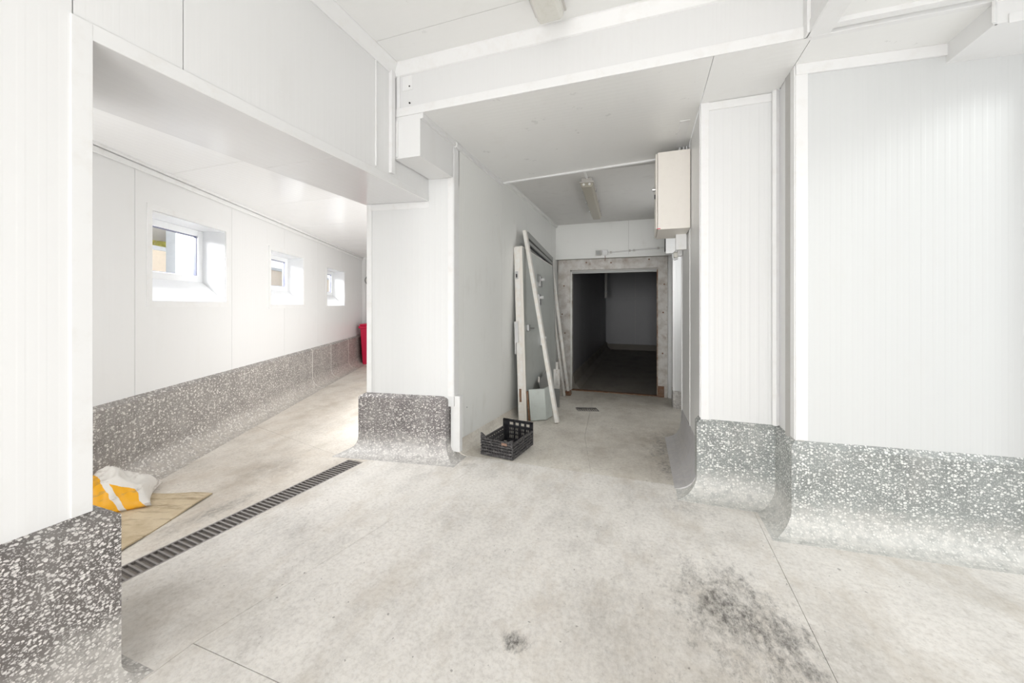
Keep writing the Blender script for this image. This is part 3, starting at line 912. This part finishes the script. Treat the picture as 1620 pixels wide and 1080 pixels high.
for i in range(NX):
    for j in range(NY):
        bm.faces.new((T[i][j], T[i + 1][j], T[i + 1][j + 1], T[i][j + 1]))
        bm.faces.new((Bq[i][j], Bq[i][j + 1], Bq[i + 1][j + 1], Bq[i + 1][j]))
edge = [(i, 0) for i in range(NX + 1)] + [(NX, j) for j in range(1, NY + 1)] + [(i, NY) for i in range(NX - 1, -1, -1)] + [(0, j) for j in range(NY - 1, 0, -1)]
for (i, j), (k, l) in zip(edge, edge[1:] + edge[:1]):
    bm.faces.new((T[i][j], Bq[i][j], Bq[k][l], T[k][l]))
obj('sack_body', bm, M['sack'], sk, smooth=True)

# ------------------------------------------------------------ things leaning on the corridor's left wall
# old door leaf
dl = thing('cold_room_door', 'thick old cold room door leaf leaning on the left corridor wall', 'door', (-1.60, 5.0, zr(0, 5.0)), 0)
HL = 2.44
lean = math.asin(.115 / HL)
dl.rotation_euler = (-K0 * 0, 0, 0)
LM = Matrix.Rotation(-lean, 4, 'Y') @ Matrix.Rotation(-.055, 4, 'X')
def leaf(name, bm, mat, **kw):
    bm.transform(LM)
    return obj(name, bm, mat, dl, **kw)
leaf('door_slab', bx((-.05, .02, 0), (.06, 1.9, HL)), M['doorleaf'], bevel=.004)
leaf('edge_strip', bx((-.055, 0, 0), (.03, .03, HL)), M['whitewood'], bevel=.004)
leaf('edge_bead', bx((.03, .0, 0), (.066, .022, HL)), M['cream'], bevel=.004)
leaf('top_strip', bx((-.05, .03, HL), (.06, 1.9, HL + .015)), M['whitewood'])
leaf('far_strip', bx((-.05, 1.9, 0), (.066, 1.93, HL)), M['greymetal'])
for z in (2.03,):
    o = leaf('hinge_plate', bx((-.04, -.008, z - .05), (.0, .0, z + .06)), M['steel'], bevel=.003)
    leaf('hinge_knuckle', bx((-.03, -.018, z - .03), (-.012, -.008, z + .02)), M['black'])
leaf('latch_plate', bx((-.06, -.02, 1.08), (-.018, .0, 1.38)), M['steel'], bevel=.004)
leaf('latch_bar', bx((-.075, -.02, .92), (-.058, .02, 1.38)), M['steel'], bevel=.004)
leaf('latch_plate', bx((-.03, -.012, .26), (.0, .0, .44)), M['rustdark'], bevel=.004)
leaf('latch_lever', bx((.06, .12, 1.24), (.1, .2, 1.33)), M['steel'], bevel=.008)
leaf('latch_lever', bx((.06, .2, 1.27), (.075, .5, 1.29)), M['greymetal'], bevel=.004)
for y, z in ((.75, 1.65), (.85, 1.0), (.85, 1.95)):
    leaf('bracket', bx((.06, y, z), (.1, y + .1, z + .17)), M['steel'], bevel=.004)
    leaf('bracket_knob', disc(BM(), (.1, y + .06, z + .12), (1, 0, 0), .024, .05, 12), M['trim'])
leaf('handle_plate', bx((.06, .8, 2.02), (.085, .92, 2.15)), M['greymetal'], bevel=.004)

# leaning steel door frame, two legs and a head
lf = thing('door_frame', 'white chipped steel door frame leaning in front of the old door leaf', 'frame', (-1.1, 5.06, zr(0, 5.06)), 0)
def fr(name, p, q, wa, wb, mat, up=(1, 0, 0)):
    return wobj(name, beam(BM(), p, q, wa, wb, up), M[mat], lf, bevel=.004)
a0, a1 = Vector((-1.125, 5.08, zr(0, 5.08) + .012)), Vector((-1.665, 5.33, 2.585))
b0, b1 = Vector((-1.40, 7.35, zr(0, 7.35) + .012)), Vector((-1.69, 7.10, 2.40))
fr('leg', a0, a1, .085, .05, 'whitewood')
fr('leg', b0, b1, .045, .05, 'whitewood')
b0b = b0 + Vector((-.06, -.12, 0)); b1b = b1 + Vector((-.03, -.12, -.28))
fr('stop_bar', b0b, b1b, .035, .035, 'whitewood')
fr('head', a1 + Vector((0.01, 0.02, -.05)), b1 + Vector((0, 0, -.04)), .07, .09, 'greymetal', (0, 0, 1))
fr('head_stop', a1 + Vector((.02, .05, -.16)), b1 + Vector((.01, 0, -.12)), .05, .05, 'greymetal', (0, 0, 1))
fr('head_seal', a1 + Vector((.03, .05, -.2)), b1 + Vector((.02, 0, -.16)), .03, .02, 'black', (0, 0, 1))
fr('leg_foot', b0, b0 + (b1 - b0) * .03, .1, .1, 'rustdark')

# white board and grey sheets at the foot
wbd = thing('white_board', 'small pale board with a curved edge standing against the door leaf', 'board', (-1.42, 5.0, zr(0, 5.0)), 0)
bm = BM()
p0, p1 = Vector((-1.475, 5.02, zr(0, 5.0) + .006)), Vector((-1.30, 5.18, zr(0, 5.15) + .006))
hexa(bm, [p0, p1, p1 + Vector((.03, .25, -.01)), p1 + Vector((.0, .26, -.01)), p1 + Vector((-.03, .03, 0)), p0 + Vector((-.02, .02, 0))],
     [v + Vector((-.03, .0, .43)) for v in (p0, p1, p1 + Vector((.03, .25, -.01)), p1 + Vector((.0, .26, -.01)), p1 + Vector((-.03, .03, 0)), p0 + Vector((-.02, .02, 0)))])
wobj('board_sheet', bm, M['palegreen'], wbd, bevel=.006)
bm = BM()
hexa(bm, [p0 + Vector((-.045, .01, 0)), p0 + Vector((-.022, .01, 0)), p0 + Vector((-.022, .05, 0)), p0 + Vector((-.045, .05, 0))],
     [v + Vector((-.03, 0, .40)) for v in (p0 + Vector((-.045, .01, 0)), p0 + Vector((-.022, .01, 0)), p0 + Vector((-.022, .05, 0)), p0 + Vector((-.045, .05, 0)))])
wobj('rusty_edge', bm, M['rustdark'], wbd)
gs = thing('metal_sheet', 'dark grey metal sheet standing behind the small pale board', 'sheet', (-1.35, 5.6, zr(0, 5.6)), 0)
bm = BM()
q0, q1 = Vector((-1.40, 5.42, zr(0, 5.42) + .005)), Vector((-1.42, 5.95, zr(0, 5.95) + .01))
hexa(bm, [q0, q0 + Vector((.012, 0, 0)), q1 + Vector((.012, 0, 0)), q1], [q0 + Vector((-.08, 0, .5)), q0 + Vector((-.068, 0, .5)), q1 + Vector((-.068, 0, .62)), q1 + Vector((-.08, 0, .62))])
wobj('sheet_face', bm, M['greymetal'], gs)
wobj('folded_tab', beam(BM(), q0 + Vector((-.08, 0, .49)), q0 + Vector((-.072, -.01, .57)), .02, .02), M['cream'], gs)
rb = thing('rusty_bracket', 'rust-stained white bracket plate standing behind the leaning frame leg', 'bracket', (-1.36, 6.1, zr(0, 6.1)), 0)
q = Vector((-1.42, 6.12, zr(0, 6.12) + .004))
bm = BM()
box(bm, (q.x, q.y, q.z), (q.x + .1, q.y + .03, q.z + .3))
wobj('plate', bm, M['greymetal'], rb, bevel=.004)
wobj('plate', bx((q.x, q.y + .005, q.z + .3), (q.x + .1, q.y + .028, q.z + .62)), M['whitewood'], rb, bevel=.004)
wobj('rust_strip', beam(BM(), q + Vector((.07, -.004, .36)), q + Vector((.06, -.004, .74)), .04, .012, (0, 1, 0)), M['rust'], rb)

# ------------------------------------------------------------ electric cabinet on the right corridor wall
cb = thing('wall_cabinet', 'cream metal electrical cabinet hung high on the right corridor wall', 'cabinet', (XR, 4.0, 2.24), 0)
obj('cabinet_body', bx((-.30, 0, 0), (-.005, .58, .76)), M['cream'], cb, bevel=.006)
dr = obj('cabinet_door', bx((-.318, .008, .008), (-.303, .572, .752)), M['cream'], cb, bevel=.005)
obj('knob', disc(BM(), (-.318, .09, .42), (-1, 0, 0), .02, .03, 14), M['steel'], dr)
obj('key_tag', bx((-.328, .085, .33), (-.319, .11, .37)), M['black'], dr)
obj('red_mark', bx((-.305, -.002, .004), (-.275, .002, .012)), M['red'], cb)
for x in (-.085, -.05, -.02):
    obj('conduit', tube(BM(), [(x, .2, .76), (x, .2, ZB - 2.24 - .003)], .009), M['trim'], cb)
for z0, z1 in ((-.15, 0),):
    obj('cable_trunk', bx((-.11, .34, -.16), (-.006, .42, 0)), M['trim'], cb)

# small bulkhead lamp under the cabinet
bl_ = thing('bulkhead_lamp', 'small white wall lamp with a wire guard under the cream cabinet', 'lamp', (XR, 4.86, 2.07), 0)
obj('lamp_body', bx((-.06, -.06, 0), (-.004, .06, .16)), M['trim'], bl_, bevel=.012)
obj('lamp_glass', bx((-.10, -.05, -.02), (-.05, .05, .05)), M['diffuser_w'], bl_, bevel=.015)
for k in range(3):
    y = -.045 + k * .045
    obj('wire_guard', tube(BM(), [(-.05, y, -.03), (-.085, y, -.04), (-.115, y, -.02), (-.115, y, .03), (-.06, y, .08)], .003, 6), M['steel'], bl_)

# sockets and pipe on the fascia
yf = YD - .16
jb = thing('junction_box', 'grey surface junction box on the fascia above the cold room door', 'box', (-.88, yf, 2.49), 0)
obj('box_body', bx((-.055, -.05, 0), (.05, 0, .11)), M['lampbase'], jb, bevel=.006)
obj('box_lid', bx((-.045, -.056, .012), (.04, -.05, .098)), M['greymetal'], jb, bevel=.003)
jb2 = thing('socket_box', 'white socket box right of the grey junction box above the door', 'box', (-.755, yf, 2.49), 0)
obj('box_body', bx((-.06, -.05, 0), (.055, 0, .115)), M['trim'], jb2, bevel=.01)
obj('socket_lid', bx((-.045, -.058, .015), (.04, -.05, .1)), M['trim'], jb2, bevel=.006)
obj('cable', tube(BM(), [(0, -.02, 0), (.005, -.025, -.05), (.0, -.05, -.11)], .006, 8), M['rustdark'], jb2)
pp = thing('conduit_pipe', 'white conduit pipe along the fascia from the socket box to the right', 'pipe', (-.7, yf - .014, 2.55), 0)
obj('pipe_run', tube(BM(), [(0.005, 0, 0), (1.1, 0, .05)], .012, 8), M['trim'], pp)
for x in (.06, .42, .5, .95):
    obj('pipe_clip', bx((x - .018, -.016, .045 * x - .02), (x + .018, .012, .045 * x + .02)), M['lampbase'], pp, bevel=.003)

# ------------------------------------------------------------ fluorescent ceiling lamps
def batten(name, label, near, far, width, z, dif, tubes=True):
    near, far = Vector(near), Vector(far)
    d = far - near
    L = d.length
    t = thing(name, label, 'lamp', (near.x, near.y, z), math.atan2(d.y, d.x))
    h = width / 2
    obj('lamp_base', bx((0, -h * .82, -.055), (L, h * .82, -.001)), M['lampbase'], t, bevel=.008)
    obj('gasket', bx((-.012, -h - .012, -.066), (L + .012, h + .012, -.054)), M['lampbase'], t, bevel=.003)
    bm = BM()
    prof = [(-h, -.066), (-h * .93, -.10), (-h * .72, -.125), (h * .72, -.125), (h * .93, -.10), (h, -.066)]
    hexa(bm, [(.0, y, zz) for y, zz in prof], [(L, y, zz) for y, zz in prof])
    df_ = obj('diffuser', bm, M[dif], t, bevel=.004)
    for y in (-h * .45, h * .45):
        obj('tube_end', disc(BM(), (-.006, y, -.09), (1, 0, 0), .016, .008, 12), M['trim'], df_)
    for s in (-1, 1):
        for k in range(3):
            x = L * (.2 + .3 * k)
            obj('clip', bx((x - .012, s * (h + .012) - .008, -.085), (x + .012, s * (h + .012) + .008, -.04)), M['steel'], t, bevel=.003)
    return t
l1 = batten('fluorescent_lamp', 'dusty fluorescent batten lamp on the dark corridor ceiling', (-.72, 5.02), (-.82, 7.0), .165, ZB + .07, 'diffuser')
l2 = batten('fluorescent_lamp', 'white fluorescent batten lamp on the high hall ceiling above the beam', (-.60, 2.50), (-.60, 1.2), .19, ZC, 'diffuser_w')
cdt = thing('cable_conduit', 'thin white conduit on the ceiling feeding the dusty corridor lamp', 'pipe', (-.72, 4.66, ZB + .06), 0)
wobj('conduit_run', beam(BM(), (-.70, 4.57, ZB + .062), (-.718, 5.06, ZB + .058), .028, .016), M['trim'], cdt)

# pipe hanging in the cold room
pc = thing('hanging_pipe', 'vertical grey pipe hanging inside the dark cold room', 'pipe', (-1.32, 14.0, 1.75), 0)
obj('pipe_run', tube(BM(), [(0, 0, 0), (0, 0, 1.05)], .05, 10), M['lampbase'], pc)
obj('pipe_clamp', disc(BM(), (0, 0, .2), (0, 0, 1), .065, .03, 12), M['steel'], pc)

# ------------------------------------------------------------ far gallery: red bin, round wall vent
rbn = thing('red_bin', 'tall red plastic bin at the far end of the window gallery', 'bin', (-6.62, 8.0, .0), .44)
bm = BM()
hexa(bm, [(-.17, -.2, 0), (.35, -.2, 0), (.35, .2, 0), (-.17, .2, 0)], [(-.22, -.24, .93), (.4, -.24, .93), (.4, .2, .93), (-.22, .2, .93)])
obj('bin_body', bm, M['red'], rbn, bevel=.02)
obj('bin_rim', bx((-.25, -.27, .91), (.43, .23, .97)), M['red'], rbn, bevel=.012)
obj('bin_lid', bx((-.23, -.25, .97), (.41, .21, 1.02)), M['red'], rbn, bevel=.02)
for x in (-.1, .3):
    obj('foot', bx((x - .03, -.15, -.0), (x + .03, .15, .01)), M['dark'], rbn)
dv = Vector((-2.6 - e0.x, 2.13)).normalized()
nv = Vector((dv.y, -dv.x))
vp = e0 + dv * .19
rv = thing('round_vent', 'small round grey vent on the far gallery wall above the red bin', 'vent', (vp.x, vp.y, 2.15), 0)
obj('vent_ring', disc(BM(), (0, 0, 0), (nv.x, nv.y, 0), .12, .04, 24), M['greymetal'], rv)
obj('vent_face', disc(BM(), (nv.x * .04, nv.y * .04, 0), (nv.x, nv.y, 0), .085, .01, 24), M['lampbase'], rv)

# ------------------------------------------------------------ what shows through the windows
ov = Vector((-WD.y, WD.x))
def outp(s, t):
    return Vector((WA.x + WD.x * s + ov.x * t, WA.y + WD.y * s + ov.y * t))
gnd = struct('floor_outside', BM(), plain('outside_paving', (.3, .29, .27), .9))
bm = BM()
prism(bm, [tuple(outp(s, t)) for s, t in ((-8, .35), (22, .35), (22, 13), (-8, 13))], .6, .7)
bm.to_mesh(gnd.data); bm.free()
ow = struct('wall_outside', bx((0, 0, .7), (11, .25, 2.46)), M['outwall'])
ow.location = (*outp(1.5, 2.6), 0); ow.rotation_euler = (0, 0, wrot)
obj('wall_cap', bx((0, -.04, 2.46), (11, .29, 2.53)), M['outgrey'], ow)
oc = struct('trim_outside_column', bx((0, 0, .7), (.5, .12, 4.4)), M['outgrey'])
oc.location = (*outp(2.36, 1.1), 0); oc.rotation_euler = (0, 0, wrot)
bp = outp(15, 9.5)
bld = thing('apartment_building', 'pale cream building with balconies seen through the nearest window', 'building', (bp.x, bp.y, .7), wrot)
obj('wall', bx((-4, 0, 0), (4, 3, 9)), plain('cream_render', (.9, .82, .7), .9), bld)
for zz in (1.4, 3.2, 5.0):
    for xx in (-3.4, -1.9, -.4, 1.1, 2.6):
        f_ = obj('window', bx((xx, -.04, zz), (xx + .8, .02, zz + 1.2)), M['outgrey'], bld)
tp = outp(8.7, 6.0)
tr = thing('tree', 'yellow-green leafy tree outside the nearest window', 'tree', (tp.x, tp.y, .7), 0)
obj('trunk', tube(BM(), [(0, 0, 0), (.05, .02, 1.2), (.0, .1, 2.6)], .07, 8), M['wood'], tr)
bm = BM()
for k in range(700):
    v = Vector((random.gauss(0, 1), random.gauss(0, 1), random.gauss(0, 1)))
    v = v.normalized() * (random.random() ** .4)
    c = Vector((v.x * .85, v.y * .85, 2.5 + v.z * 1.1))
    a = Vector((random.gauss(0, 1), random.gauss(0, 1), random.gauss(0, 1))).normalized()
    b_ = a.orthogonal().normalized()
    s = .08 + .05 * random.random()
    bm.faces.new([bm.verts.new(c + a * s), bm.verts.new(c + b_ * s * .5), bm.verts.new(c - a * s), bm.verts.new(c - b_ * s * .5)])
fo = obj('foliage', bm, M['leaf'], tr)
fo['kind'] = 'stuff'
